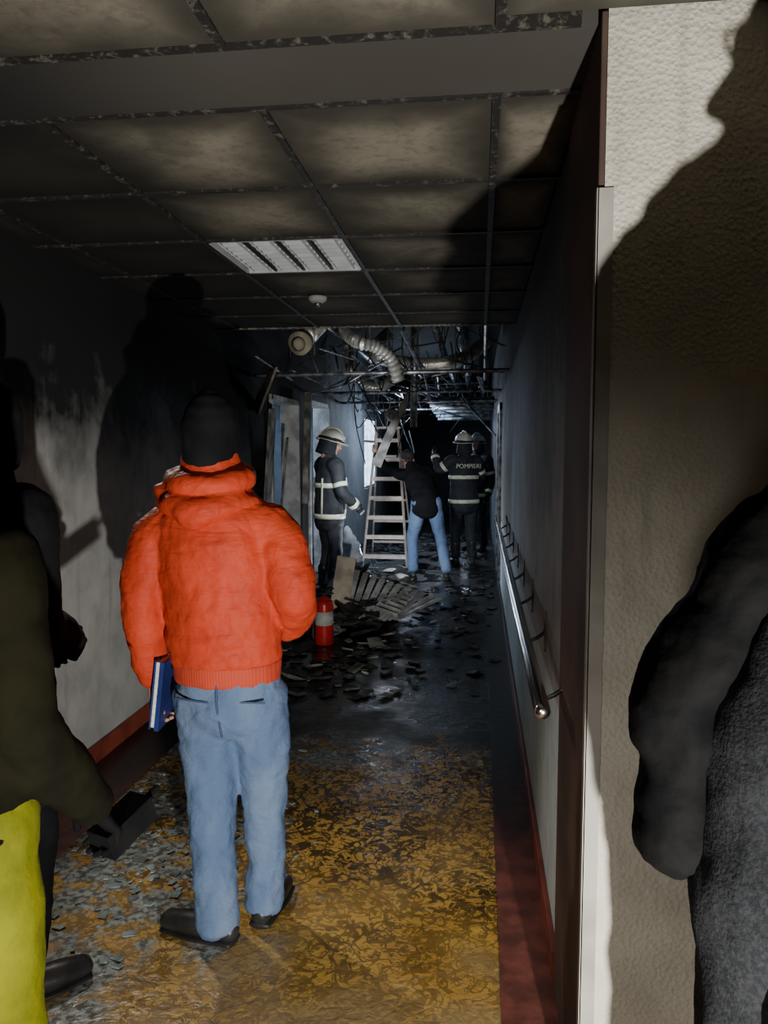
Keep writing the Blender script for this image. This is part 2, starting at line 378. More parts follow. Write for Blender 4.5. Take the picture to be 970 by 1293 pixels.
# ------------------------------------------------------------------ people
def head(parent,c,yaw=0,pitch=0,hair=True,sc=1.0,neck_to=None):
    R=(Euler((0,0,yaw)).to_matrix()@Euler((pitch,0,0)).to_matrix())
    c=V(c)
    h=bpy.data.objects.new('head',None); h.location=c; h.rotation_euler=R.to_euler(); h.scale=(sc,)*3; link(h,parent)
    bm=bmesh.new()
    ell(bm,(0,-.012,.03),(.076,.094,.088)); ell(bm,(0,.022,-.035),(.060,.066,.078)); ell(bm,(0,.062,-.088),(.026,.024,.022))
    tube(bm,[(0,.085,.012),(0,.100,-.012),(0,.112,-.034)],[.009,.012,.015],10,sub=2)
    ell(bm,(0,.072,.028),(.055,.02,.012)); ell(bm,(.02,.098,-.036),(.008,.010,.007)); ell(bm,(-.02,.098,-.036),(.008,.010,.007))
    for s in (-1,1):
        ell(bm,(s*.078,-.008,-.008),(.009,.019,.032)); ell(bm,(s*.042,.062,-.03),(.022,.018,.022))
    tube(bm,[(0,-.02,-.05),(0,-.03,-.16)],[.055,.062],16,sub=3)
    soft('face_and_neck',bm,M_skin,h,.0065,3)
    bm=bmesh.new()
    for s in (-1,1): ell(bm,(s*.031,.079,.006),(.013,.011,.008),seg=12)
    mk('eyes',bm,M_eye,h,True)
    bm=bmesh.new()
    for s in (-1,1): ell(bm,(s*.031,.088,.006),(.005,.004,.005),seg=10); tube(bm,[(s*.015,.094,.027),(s*.03,.096,.031),(s*.047,.086,.026)],[.003,.004,.003],8,sub=3)
    mk('irises_and_brows',bm,M_hair,h,True)
    bm=bmesh.new(); ell(bm,(0,.092,-.058),(.024,.008,.005),seg=14); ell(bm,(0,.090,-.066),(.020,.008,.006),seg=14); mk('lips',bm,M_lip,h,True)
    if hair:
        bm=bmesh.new(); ell(bm,(0,-.022,.042),(.083,.096,.088)); tube(bm,[(0,-.07,.02),(0,-.075,-.05)],[(.07,.03),(.055,.03)],14,sub=3)
        soft('hair',bm,M_hair,h,.008,2,.008,.02)
    return h
def beanie(h):
    bm=bmesh.new(); tube(bm,[(0,-.018,-.085),(0,-.018,-.03),(0,-.014,.03),(0,-.016,.080),(0,-.02,.112),(0,-.02,.124)],[(.088,.105),(.092,.110),(.090,.107),(.076,.090),(.054,.064),(.03,.035)],28,sub=4)
    o=soft('beanie',bm,M_darkknit,h,.008,2,.003,.03)
def _helmet(h,mt):
    bm=bmesh.new()
    q=bmesh.ops.create_uvsphere(bm,u_segments=28,v_segments=18,radius=1)
    bmesh.ops.transform(bm,matrix=Matrix.Translation((0,-.01,.04))@Matrix.Diagonal((.118,.145,.115,1)),verts=q['verts'])
    bmesh.ops.delete(bm,geom=[v for v in bm.verts if v.co.z<.025],context='VERTS')
    o=mk('helmet_shell',bm,mt,h,True); s=o.modifiers.new('s','SOLIDIFY'); s.thickness=.006
    bm=bmesh.new()
    pr=[(math.cos(a)*.132,math.sin(a)*(.185 if math.sin(a)>0 else .165)-.01,.022-.012*abs(math.cos(a))) for a in [2*math.pi*k/32 for k in range(33)]]
    tube(bm,pr,[(.006,.016)]*33,8,ref=V((0,0,1)),sub=1); mk('helmet_brim',bm,mt,h,True)
    bm=bmesh.new(); tube(bm,[(0,.125,.07),(0,.07,.148),(0,-.02,.172),(0,-.1,.14),(0,-.15,.06)],[(.013,.01)]*5,10,sub=5); mk('helmet_comb',bm,mt,h,True)
    bm=bmesh.new(); tube(bm,[(0,-.02,.03),(0,-.02,.05)],[(.122,.15)]*2,28,sub=1,caps=False); mk('helmet_band',bm,M_black,h,True)
    bm=bmesh.new(); tube(bm,[(0,-.045,.02),(0,-.05,-.06),(0,-.055,-.13)],[(.1,.1),(.105,.105),(.115,.11)],20,sub=3,caps=False); mk('neck_curtain',bm,M_fire,h,True)
def helmet(h): _helmet(h,M_helm)
def helmet_d(h): _helmet(h,M_helmd)
def hand(parent,w,d,nrm,side=1,curl=.5,mat=None,sc=1.0,name='hand'):
    mat=mat or M_skin
    w=V(w); d=V(d).normalized(); nrm=V(nrm); nrm=(nrm-d*nrm.dot(d)).normalized(); lat=d.cross(nrm)*side
    bm=bmesh.new()
    tube(bm,[w-d*.03*sc,w,w+d*.045*sc,w+d*.09*sc],[(.027*sc,.021*sc),(.028*sc,.019*sc),(.039*sc,.016*sc),(.040*sc,.013*sc)],14,ref=lat,sub=3)
    for k,(off,L) in enumerate(((.031,.070),(.0105,.080),(-.0105,.075),(-.030,.060))):
        p=w+(d*.088+lat*off)*sc; pts=[p-d*.02*sc,p]; a=0; 
        for q,f in enumerate((.45,.32,.23)):
            a+=curl*(.75 if q==0 else 1.0)*(1+.06*k)
            p=p+(d*math.cos(a)+nrm*math.sin(a))*L*f*sc; pts.append(p)
        tube(bm,pts,[.0095*sc,.0095*sc,.0088*sc,.008*sc,.007*sc],9,ref=lat,sub=3)
    p=w+(d*.02+lat*.022)*sc
    tube(bm,[p,p+(d*.025+lat*.026+nrm*.010)*sc,p+(d*.05+lat*.034+nrm*.026)*sc,p+(d*.072+lat*.030+nrm*.042)*sc],[.015*sc,.0125*sc,.0105*sc,.009*sc],9,ref=nrm,sub=3)
    return soft(name,bm,mat,parent,.0038*sc,2)
def shoe(parent,a,td,mat,name,boot=False,L=.29):
    a=V(a); td=V((td[0],td[1],0)).normalized(); lat=V((-td.y,td.x,0)); g=V((a.x,a.y,0))
    bm=bmesh.new()
    tube(bm,[g-td*.045+V((0,0,.04)),g+V((0,0,.048)),g+td*.09+V((0,0,.042)),g+td*(L-.115)+V((0,0,.035))],[(.034,.036),(.040,.042),(.048,.038),(.040,.027)],16,ref=lat,sub=4)
    tube(bm,[g+td*-.005+V((0,0,.05)),V((a.x,a.y,.30 if boot else .09))],[.042,.062 if boot else .036],16,ref=lat,sub=3)
    soft(name,bm,mat,parent,.008,3)
    bm=bmesh.new()
    tube(bm,[g-td*.055+V((0,0,.012)),g+V((0,0,.012)),g+td*.09+V((0,0,.012)),g+td*(L-.11)+V((0,0,.013))],[(.038,.012),(.043,.012),(.052,.012),(.043,.011)],18,ref=lat,sub=4)
    mk(name+'_sole',bm,M_black,parent,True)
def J(**k):
    d=dict(hem=(0,0,.80),pel=(0,0,.95),waist=(0,0,1.10),chest=(0,.01,1.28),top=(0,0,1.43),neck=(0,0,1.52),head=(0,.02,1.665),
      shR=(.185,0,1.42),elR=(.25,-.03,1.14),wrR=(.25,.07,.89),shL=(-.185,0,1.42),elL=(-.25,-.03,1.14),wrL=(-.25,.07,.89),
      hipR=(.095,0,.92),knR=(.11,.03,.50),anR=(.12,-.02,.09),hipL=(-.095,0,.92),knL=(-.11,.03,.50),anL=(-.12,-.02,.09),
      toeR=(.15,1),toeL=(-.15,1),yaw=0,pitch=0)
    d.update(k); return {a:(V(b) if isinstance(b,tuple) and len(b)==3 else b) for a,b in d.items()}
def person(name,loc,rz,j,jm,tm,sm,cov=1.0,hands=True,handmat=None,headgear=None,stripes=False,boot=False,fold=.018,disp2=.016,shoes=True,hair=True):
    e=empty(name,loc,rz); lat=(j['shR']-j['shL']).normalized()
    bm=bmesh.new()
    for s in 'RL':
        h,k,a=j['hip'+s],j['kn'+s],j['an'+s]
        tube(bm,[h+V((0,0,.04)),h.lerp(k,.35),k,k.lerp(a,.4),a+V((0,0,.03))],[.102,.094,.072,.068,.064],18,ref=lat,sub=5)
    tube(bm,[j['waist']-V((0,0,.04)),j['pel'],(j['hipR']+j['hipL'])/2-V((0,0,.02))],[(.155,.115),(.175,.125),(.155,.115)],20,ref=lat,sub=3)
    soft('trousers',bm,tm,e,.012,4,disp2,.09)
    bm=bmesh.new(); c=cov
    tube(bm,[j['hem'],j['pel'],j['waist'],j['chest'],j['top'],j['neck']],
         [(.195*c,.145*c),(.19*c,.142*c),(.178*c,.132*c),(.195*c,.14*c),(.155*c,.105*c),(.07,.07)],24,ref=lat,sub=6)
    for s in 'RL':
        S,E,W=j['sh'+s],j['el'+s],j['wr'+s]
        tube(bm,[j['top'].lerp(S,.45)-V((0,0,.03)),S,S.lerp(E,.45),E,E.lerp(W,.5),W],[.085*c,.083*c,.07*c,.060*c,.055*c,.046*c],16,ref=V((0,1,0)),sub=5)
    tube(bm,[j['neck']-V((0,0,.05)),j['neck']+V((0,0,.02))],[.085,.078],18,ref=lat,sub=2)
    soft('jacket',bm,jm,e,.012,4,fold,.08)
    if stripes:
        bm=bmesh.new()
        def band(p,q,r): tube(bm,[p,q],[r,r],26,ref=lat,sub=1,caps=False)
        H0,W0,C0=j['hem'],j['waist'],j['chest']
        u=(W0-H0).normalized()
        band(H0+u*.05,H0+u*.10,(.205*c,.155*c)); band(C0-u*.10,C0-u*.05,(.200*c,.15*c))
        for s in 'RL':
            E,W=j['el'+s],j['wr'+s]; dd=(W-E).normalized(); S=j['sh'+s]; d2=(E-S).normalized()
            tube(bm,[W-dd*.07,W-dd*.025],[.058*c,.056*c],18,ref=V((0,1,0)),sub=1,caps=False)
            tube(bm,[E-d2*.1,E-d2*.055],[.073*c,.071*c],18,ref=V((0,1,0)),sub=1,caps=False)
        if stripes==2:
          for sx in (-1,1):
            for sy in (-1,1):
                a=H0+lat*sx*.11+V((0,sy*.128*c,.1)); b=C0+lat*sx*.11+V((0,sy*.128*c,0))
                tube(bm,[a,b],[(.022,.008)]*2,8,ref=lat,sub=1)
        mk('reflective_stripes',bm,M_refl,e,True)
    if shoes:
        for s in 'RL': shoe(e,j['an'+s],j['toe'+s],sm,'shoe_'+s,boot)
    if hands:
        for s in 'RL':
            d=j.get('hd'+s) or (j['wr'+s]-j['el'+s]); nn=j.get('hn'+s) or V((-1 if s=='R' else 1,0,0))
            hand(e,j['wr'+s],d,nn,(1 if s=='R' else -1),j.get('curl'+s,.45),handmat,1.0,'hand_'+s)
    hd=head(e,j['head'],j['yaw'],j['pitch'],hair)
    if headgear: headgear(hd)
    return e,hd

# --- man in orange jacket (built in metres around his own base point)
B=V((-.80,2.35,0)); om=empty('man_in_orange_jacket',B)
L=lambda x,y,z: V((x,y,z))-B
bm=bmesh.new()
tors=[(.90,.170,.132),(.935,.188,.146),(.965,.185,.143),(1.0,.193,.150),(1.035,.186,.144),(1.08,.193,.150),(1.14,.194,.151),(1.22,.202,.155),(1.30,.203,.153),(1.37,.200,.142),(1.42,.165,.125),(1.46,.12,.11),(1.51,.095,.10)]
tube(bm,[L(-.81-.03*(z-.9)/.6,2.35,z) for z,_,_ in tors],[(a,b) for _,a,b in tors],36,sub=3)
def sleeve(pts,rad,amp,n):
    P=[];Rr=[]
    for i in range(len(pts)-1):
        for k in range(n):
            t=k/n; P.append(V(pts[i]).lerp(V(pts[i+1]),t)); r=rad[i]*(1-t)+rad[i+1]*t
            Rr.append(r+amp*(1 if k%2 else -1))
    P.append(V(pts[-1])); Rr.append(rad[-1]); return P,Rr
P,R=sleeve([L(-.96,2.35,1.355),L(-1.035,2.34,1.305),L(-1.065,2.33,1.21),L(-1.088,2.33,1.08),L(-1.085,2.36,.95),L(-1.078,2.38,.84)],[.090,.084,.077,.071,.063,.050],.004,2)
tube(bm,P,R,20,ref=V((0,1,0)),sub=3)
P,R=sleeve([L(-.70,2.35,1.355),L(-.625,2.34,1.31),L(-.595,2.32,1.23),L(-.572,2.31,1.13),L(-.595,2.42,1.05),L(-.65,2.50,1.0)],[.090,.084,.078,.074,.066,.058],.004,2)
tube(bm,P,R,20,ref=V((0,1,0)),sub=3)
o=soft('jacket',bm,M_orange,om,.008,3,.022,.10)
d2=o.modifiers.new('creases','DISPLACE'); d2.texture=clouds(.04); d2.strength=.007; d2.mid_level=.5; d2.texture_coords='LOCAL'
bm=bmesh.new()
ring=[L(-.850+.115*math.cos(a),2.345+.108*math.sin(a),1.505+.018*math.sin(a)) for a in [2*math.pi*k/14 for k in range(15)]]
tube(bm,ring,[.034]*15,12,ref=V((0,0,1)),sub=2)
tube(bm,[L(-1.0,2.31,1.43),L(-.93,2.245,1.425),L(-.85,2.215,1.40),L(-.77,2.25,1.425),L(-.70,2.32,1.43)],[.026,.040,.050,.040,.026],14,ref=V((0,0,1)),sub=4)
tube(bm,[L(-.85,2.35,1.40),L(-.853,2.355,1.575)],[.125,.090],20,sub=3)
tube(bm,[L(-1.005,2.30,1.47),L(-.96,2.28,1.45)],[.02,.03],10,sub=2)
soft('hood',bm,M_orange,om,.008,3,.016,.06)
bm=bmesh.new(); tube(bm,[L(-.808,2.35,.85),L(-.808,2.35,.875),L(-.808,2.35,.925)],[(.172,.134),(.177,.138),(.181,.142)],36,sub=3,caps=False); soft('rib_waistband',bm,M_rib,om,.009,2,.006,.05)
bm=bmesh.new(); tube(bm,[L(-1.078,2.382,.855),L(-1.076,2.388,.815)],[.044,.041],18,sub=2,caps=False); soft('cuff_L',bm,M_rib,om,.007,2)
bm=bmesh.new()
tube(bm,[L(-.808,2.35,.90),L(-.80,2.35,.84),L(-.79,2.345,.76)],[(.160,.125),(.170,.134),(.166,.130)],26,sub=4)
tube(bm,[L(-.885,2.345,.80),L(-.875,2.345,.66),L(-.868,2.34,.52),L(-.862,2.33,.40),L(-.852,2.31,.24),L(-.838,2.285,.12),L(-.828,2.275,.065)],[.103,.098,.086,.077,.072,.070,.074],22,sub=4)
tube(bm,[L(-.712,2.36,.80),L(-.702,2.37,.66),L(-.698,2.385,.50),L(-.700,2.395,.38),L(-.702,2.40,.22),L(-.706,2.40,.12),L(-.706,2.40,.065)],[.098,.092,.078,.070,.066,.064,.068],22,sub=4)
soft('jeans',bm,M_denim,om,.010,3,.026,.07)
bm=bmesh.new()
tube(bm,[L(-.80,2.222,.90),L(-.797,2.212,.80),L(-.79,2.232,.70)],[(.004,.004)]*3,6,sub=3)
for x0,x1 in ((-.94,-.83),(-.765,-.655)):
    zz=lambda x: 2.225+.55*max(0,abs(x+.80)-.05)**1.5
    tube(bm,[L(x0,zz(x0),.815),L(x1,zz(x1),.81)],[.004]*2,6,sub=1)
mk('jeans_seams',bm,simple('dark_denim_seam',(.05,.08,.16)),om,True)
shoe(om,L(-.825,2.27,.09),(-1,.22),M_shoe,'shoe_L',L=.31)
shoe(om,L(-.706,2.40,.09),(.1,1),M_shoe,'shoe_R')
hd=head(om,L(-.857,2.375,1.645),.12,0,False); beanie(hd)
hand(om,L(-1.078,2.388,.82),V((.02,.06,-1)),V((1,.1,0)),1,.62,None,1.0,'hand_L')
bk=bpy.data.objects.new('notebook',None); bk.location=L(-1.032,2.385,.80); bk.rotation_euler=(0.05,.14,.02); link(bk,om)
bm=bmesh.new(); box(bm,(-.002,0,0),(.024,.155,.225)); mk('pages',bm,M_page,bk,bevel=.002)
bm=bmesh.new(); boxmm(bm,(.011,-.082,-.118),(.016,.08,.118)); boxmm(bm,(-.018,-.082,-.118),(-.014,.08,.118)); boxmm(bm,(.002,-.086,-.118),(.016,-.080,.118)); mk('covers',bm,M_book,bk)

# --- black coat bystander far left (A)
jA=J(elR=(.20,.02,1.13),wrR=(.10,.18,1.02),elL=(-.25,0,1.13),wrL=(-.16,.2,.98),toeR=(.3,1),yaw=.6)
person('bystander_in_black_coat',(-1.39,2.0,0),math.radians(-25),jA,M_blackcloth,M_blackcloth,M_shoe,1.05,headgear=beanie,hair=False,handmat=M_matte)
# --- B olive coat / yellow trousers
jB=J(hem=(0,0,.93),pel=(0,0,.98),shR=(.15,0,1.40),elR=(.20,.0,1.12),wrR=(.19,.20,.88),elL=(-.26,-.02,1.12),wrL=(-.24,.1,.88),hnR=V((-.3,0,-1)),curlR=.7)
eB,hB=person('firefighter_in_yellow_trousers',(-.98,1.22,0),math.radians(-6),jB,M_olive,M_hiv,M_shoe,1.0,handmat=M_matte,headgear=beanie,boot=True,hair=False)
bm=bmesh.new(); box(bm,(.195,.30,.79),(.065,.13,.06),Euler((.3,0,-.25))); tube(bm,[(.21,.355,.815),(.22,.40,.83)],[.010,.008],8,sub=1)
o=mk('two_way_radio',bm,M_matte,eB,bevel=.015)

# --- C dark jacket at right
jC=J(hem=(0,0,.80),pel=(0,0,.98),waist=(0,0,1.16),chest=(0,.01,1.36),top=(0,0,1.52),neck=(0.05,0,1.62),head=(.06,.03,1.775),
     shR=(.20,0,1.51),elR=(.27,-.02,1.2),wrR=(.2,.16,1.0),shL=(-.12,.02,1.485),elL=(-.232,.03,1.28),wrL=(-.232,.03,1.075),
     hipR=(.1,0,.97),hipL=(-.09,0,.97),knR=(.11,.03,.53),knL=(-.09,.03,.53),anL=(-.09,-.02,.09),hdL=V((.6,.2,-.7)))
eC=empty('bystander_in_dark_jacket',(.50,1.0,0),.08)
bm=bmesh.new()
for s in 'RL':
    h,k,a=jC['hip'+s],jC['kn'+s],jC['an'+s]
    tube(bm,[h+V((0,0,.04)),h.lerp(k,.35),k,k.lerp(a,.4),a+V((0,0,.03))],[.112,.10,.078,.072,.066],18,sub=5)
tube(bm,[(0,0,1.1),(0,0,.98),(0,0,.93)],[(.16,.12),(.18,.13),(.16,.12)],20,sub=3)
soft('trousers',bm,M_blackcloth,eC,.012,4,.018,.09)
bm=bmesh.new()
tube(bm,[(.02,-.02,.74),(.01,-.02,.90),(.0,-.02,1.06),(.0,-.02,1.2),(.02,-.02,1.36),(.04,-.01,1.5),(.05,0,1.62)],[(.215,.165),(.222,.165),(.225,.16),(.215,.155),(.19,.155),(.15,.13),(.095,.09)],28,sub=6)
o=soft('jacket_body',bm,M_greyf,eC,.010,3,.030,.14)
bm=bmesh.new()
for s in 'RL':
    S,E,W=jC['sh'+s],jC['el'+s],jC['wr'+s]
    P,R=sleeve([V((.03,0,1.5)).lerp(S,.55)+V((0,-.0,-.02)),S,S.lerp(E,.5),E,E.lerp(W,.5),W],[.078,.072,.066,.063,.058,.050],.005,2)
    tube(bm,P,R,18,ref=V((0,1,0)),sub=3)
    d=(W-E).normalized(); tube(bm,[W-d*.035,W+d*.012],[.059,.056],18,ref=V((0,1,0)),sub=2,caps=False)
tube(bm,[(-.12,-.005,1.53),(-.06,0,1.56),(.05,0,1.62),(.12,0,1.58),(.2,-.005,1.54)],[.04,.06,.095,.075,.05],16,ref=V((0,1,0)),sub=3)
tube(bm,[(.055,.0,1.58),(.06,.01,1.72)],[.095,.085],18,sub=2)
o=soft('padded_sleeves_and_yoke',bm,M_leather,eC,.008,2,.026,.075)
bm=bmesh.new(); tube(bm,[(-.105,-.125,1.48),(-.125,-.142,1.34),(-.15,-.135,1.2),(-.165,-.135,1.06),(-.17,-.135,.90),(-.17,-.135,.78)],[(.007,.005)]*6,8,sub=5); tube(bm,[(-.06,-.145,1.48),(-.075,-.162,1.34),(-.10,-.160,1.2),(-.125,-.160,1.06),(-.135,-.160,.90),(-.135,-.160,.78)],[(.006,.005)]*6,8,sub=5)
mk('jacket_seams',bm,M_leather,eC,True)
for s in 'RL':
    hand(eC,jC['wr'+s],jC.get('hd'+s) or jC['wrR']-jC['elR'],V((1 if s=='L' else -1,.2,0)),(1 if s=='R' else -1),.6,M_matte,1.0,'hand_'+s)
    shoe(eC,jC['an'+s],jC['toe'+s],M_shoe,'shoe_'+s)
hC=head(eC,jC['head'],1.35,0,True)

# --- far firefighters
j1=J(elR=(.27,.03,1.14),wrR=(.22,.22,.98),elL=(-.26,.05,1.15),wrL=(-.2,.26,1.05),pitch=-.25,head=(0,.04,1.65))
person('firefighter',(-1.60,8.05,0),math.radians(-55),j1,M_fire,M_fire,M_shoe,1.08,headgear=helmet,stripes=2,boot=True,handmat=M_black)
j2=J(elR=(.27,.05,1.2),wrR=(.16,.27,1.25),elL=(-.33,.08,1.30),wrL=(-.34,.26,1.5),head=(0,.03,1.665),pitch=.1)
e2,_=person('firefighter',(-.20,10.5,0),math.radians(22),j2,M_fire,M_fire,M_shoe,1.08,headgear=helmet,stripes=1,boot=True,handmat=M_black)
tx=bpy.data.curves.new('back_lettering','FONT'); tx.body='POMPIERI'; tx.size=.085; tx.align_x='CENTER'; tx.extrude=.001
to=bpy.data.objects.new('back_lettering',tx); to.data.materials.append(M_refl); to.location=(0,-.172,1.33); to.rotation_euler=(math.pi/2,0,0); link(to,e2)
j3=J(elR=(.27,.05,1.2),wrR=(.16,.27,1.25))
person('firefighter',(-.03,12.0,0),math.radians(150),j3,M_fire,M_fire,M_shoe,1.08,headgear=helmet_d,stripes=1,boot=True,handmat=M_black)
j4=J(hem=(-.02,.0,.84),pel=(-.02,.0,.93),waist=(-.04,.05,1.06),chest=(-.08,.16,1.20),top=(-.12,.28,1.30),neck=(-.14,.34,1.36),head=(-.17,.45,1.45),
     shR=(.06,.28,1.29),elR=(.2,.42,1.12),wrR=(.1,.55,1.15),shL=(-.30,.26,1.28),elL=(-.46,.36,1.36),wrL=(-.56,.5,1.52),
     hipR=(.08,0,.90),knR=(.19,.1,.50),anR=(.22,-.12,.09),hipL=(-.1,0,.90),knL=(-.16,.12,.50),anL=(-.17,.02,.09),pitch=-.5)
person('man_in_jeans',(-.62,9.25,0),math.radians(15),j4,M_blackcloth,M_denim,M_shoe,.92,hair=True)

# ------------------------------------------------------------------ step ladder
ld=empty('step_ladder',(-1.235,10.0,0))
bm=bmesh.new(); Ht=1.86
def fp(s,t): return V((s*(.30-.155*t),-.02+.30*t,Ht*t+.01))
for s in (-1,1):
    a,b=fp(s,0),fp(s,1); tube(bm,[a,b],[(.036,.018)]*2,4,ref=V((0,1,0)),sub=1,caps=False)
    a2=V((s*.30,.95,.01)); b2=fp(s,1)+V((0,.05,0)); tube(bm,[a2,b2],[(.024,.013)]*2,4,ref=V((0,1,0)),sub=1,caps=False)
for k in range(7):
    t=(k+.6)/7.2; w=.30-.155*t
    box(bm,(0,-.02+.30*t,Ht*t),(2*w,.085,.050))
    if k<5:
        t2=(k+.8)/6; w2=.30-.155*t2; box(bm,(0,.95-.60*t2,Ht*t2),(2*w2,.025,.03))
box(bm,(0,.30,Ht+.015),(.34,.16,.03))
mk('frame',bm,M_ladder,ld,bevel=.003)
# ------------------------------------------------------------------ fire extinguisher
fe=empty('fire_extinguisher',(-1.24,6.0,0))
bm=bmesh.new(); tube(bm,[(0,0,.012),(0,0,.04),(0,0,.33),(0,0,.375),(0,0,.40)],[.070,.076,.076,.048,.022],28,sub=4,caps=False); mk('cylinder',bm,M_extred,fe,True)
bm=bmesh.new(); tube(bm,[(0,0,.17),(0,0,.28)],[.0772,.0772],28,sub=1,caps=False); mk('label',bm,M_white,fe,True)
bm=bmesh.new(); tube(bm,[(0,0,.39),(0,0,.44)],[.02,.016],14,sub=1,caps=False); box(bm,(.03,0,.455),(.11,.018,.01),Euler((0,-.2,0))); box(bm,(.03,0,.43),(.10,.018,.01),Euler((0,.12,0)))
tube(bm,[(-.015,0,.42),(-.075,0,.41),(-.094,0,.3),(-.092,0,.12)],[.009]*4,10,sub=5); tube(bm,[(-.092,0,.13),(-.092,0,.05)],[.011,.018],12,sub=1)
tube(bm,[(0,0,0),(0,0,.02)],[.072,.070],24,sub=1,caps=False)
mk('valve_and_hose',bm,M_black,fe,True)

# ------------------------------------------------------------------ debris
OCC=[(-1.60,8.05,.38),(-.2,10.5,.35),(-.03,12,.35),(-.62,9.25,.42),(-1.24,6.0,.16),(-1.235,10.4,.62)]
def free(x,y,s): return all((x-a)**2+(y-b)**2>(r+s)**2 for a,b,r in OCC) and -1.90+s*1.3<x<.2-s
def chunk(bm,c,s,R):
    k0=len(bm.verts); box(bm,c,s,R); bm.verts.ensure_lookup_table()
    for v in bm.verts[k0:]: v.co+=V([random.uniform(-.18,.18)*s[i] for i in range(3)])
bm=bmesh.new()
for i in range(950):
    y=random.uniform(4.7,14); x=random.choice((random.uniform(-1.88,.15),random.triangular(-1.88,.0,-1.6)))
    s=random.uniform(.015,.075)
    if not free(x,y,s*.8): continue
    chunk(bm,(x,y,s*.12+.004),(s*random.uniform(.6,2),s,s*random.uniform(.1,.3)),Euler((random.uniform(-.15,.15),random.uniform(-.15,.15),random.uniform(0,3))))
for i in range(340):
    y=random.gauss(7.2,.4); x=min(-.80,max(-1.75,random.gauss(-1.2,.24))); s=random.uniform(.04,.17)
    if not free(x,y,s*.5): continue
    hh=max(0,.42-abs(x+1.15)*.6-abs(y-7.2)*.3)
    chunk(bm,(x,y,random.uniform(.02,.04+hh)),(s*random.uniform(.6,1.8),s,.02),Euler((random.uniform(-.6,.6),random.uniform(-.6,.6),random.uniform(0,3))))
mk('fire_debris',bm,M_char)
bm=bmesh.new()
for i in range(75):
    y=random.uniform(5.0,9); x=random.uniform(-1.75,-.7); s=random.uniform(.03,.12)
    if not free(x,y,s): continue
    chunk(bm,(x,y,random.uniform(.01,.04 if y<6.6 else .3)),(s*1.5,s,.012),Euler((random.uniform(-.4,.4),random.uniform(-.4,.4),random.uniform(0,3))))
mk('plaster_fragments',bm,M_ash)
bm=bmesh.new()
for i in range(230):
    y=random.gauss(2.75,.38); x=random.gauss(-1.15,.22); s=random.uniform(.006,.03)
    if not (-1.85<x<-.55 and 2.1<y<3.9) or (x+.82)**2+(y-2.3)**2<.09: continue
    chunk(bm,(x,y,.004),(s*random.uniform(.8,1.8),s,.004),Euler((random.uniform(-.1,.1),random.uniform(-.1,.1),random.uniform(0,3))))
mk('wet_glass_fragments',bm,simple('wet_grey_glass',(.42,.50,.52),(.15,.18,.19),12,.15,spec=.8))
bm=bmesh.new()
for i in range(11):
    a=V((-1.16+.045*i,6.45+.03*i,.06)); b=a+V((.06+.03*i,.40,.42-.030*i))
    tube(bm,[a,b],[(.028,.004)]*2,4,ref=V((1,0,0)),sub=1,caps=False)
for i in range(8):
    a=V((-.70+.02*i,6.6+.08*i,.12+.02*i)); b=a+V((-.42,.15,.10)); tube(bm,[a,b],[(.018,.004)]*2,4,ref=V((0,0,1)),sub=1,caps=False)
mk('fallen_metal_slats',bm,simple('bare_aluminium',(.66,.67,.68),(.3,.3,.3),8,.5,.3))
bm=bmesh.new(); box(bm,(-1.20,6.6,.34),(.17,.025,.60),Euler((-.30,.16,.2))); mk('leaning_plasterboard',bm,simple('beige_board',(.60,.53,.41),(.3,.27,.22),6,.8),bevel=.004)
bm=bmesh.new(); 
tube(bm,[(-1.30,7.6,.32),(-1.27,7.6,.46),(-1.29,7.62,.60),(-1.34,7.62,.78)],[(.12,.08),(.11,.09),(.09,.07),(.03,.03)],14,sub=3)
o=soft('plastic_sack',bm,simple('pale_blue_plastic',(.75,.85,.95),(.5,.6,.8),9,.35),None,.012,2,.05,.06)

# ------------------------------------------------------------------ plenum above collapse
def corr(name,pts,r,mat=M_foil,pitch=.028):
    pts=[V(p) for p in pts]; P=[];R=[]
    for i in range(len(pts)-1):
        p0=pts[max(i-1,0)];p1=pts[i];p2=pts[i+1];p3=pts[min(i+2,len(pts)-1)]
        k=max(2,int((p2-p1).length/(pitch/2)))
        for q in range(k):
            t=q/k; P.append(.5*((2*p1)+(p2-p0)*t+(2*p0-5*p1+4*p2-p3)*t*t+(3*p1-p0-3*p2+p3)*t**3))
    R=[r+(.006 if i%2 else -.006) for i in range(len(P))]
    bm=bmesh.new(); tube(bm,P,R,18,ref=V((0,1,.2)),sub=1,caps=False); return mk(name,bm,mat,None,False)
corr('flexible_duct',[(-1.20,6.9,2.78),(-1.12,6.4,2.58),(-.98,6.2,2.46),(-.84,6.2,2.42),(-.72,6.25,2.32),(-.66,6.3,2.14)],.052,pitch=.036)
corr('flexible_duct',[(-1.20,7.4,2.95),(-1.33,6.6,2.72),(-1.42,6.15,2.48)],.075)
corr('flexible_duct',[(-1.05,8.8,2.9),(-1.1,8.0,2.62),(-.9,7.7,2.48),(-.55,7.9,2.45),(-.2,8.3,2.55),(.05,8.9,2.8)],.07)
corr('flexible_duct',[(-1.6,9.3,2.8),(-1.45,8.8,2.45),(-1.2,8.9,2.3),(-1.0,9.4,2.5)],.06)
bm=bmesh.new(); tube(bm,[(-1.42,6.10,2.46),(-1.435,6.03,2.43)],[.09,.095],24,sub=1,caps=False); tube(bm,[(-1.437,6.02,2.428),(-1.44,6.0,2.422)],[.06,.03],20,sub=1,caps=False)
mk('air_diffuser',bm,simple('diffuser_cream',(.6,.55,.4),(.4,.36,.27),8,.5),None,True)
bm=bmesh.new()
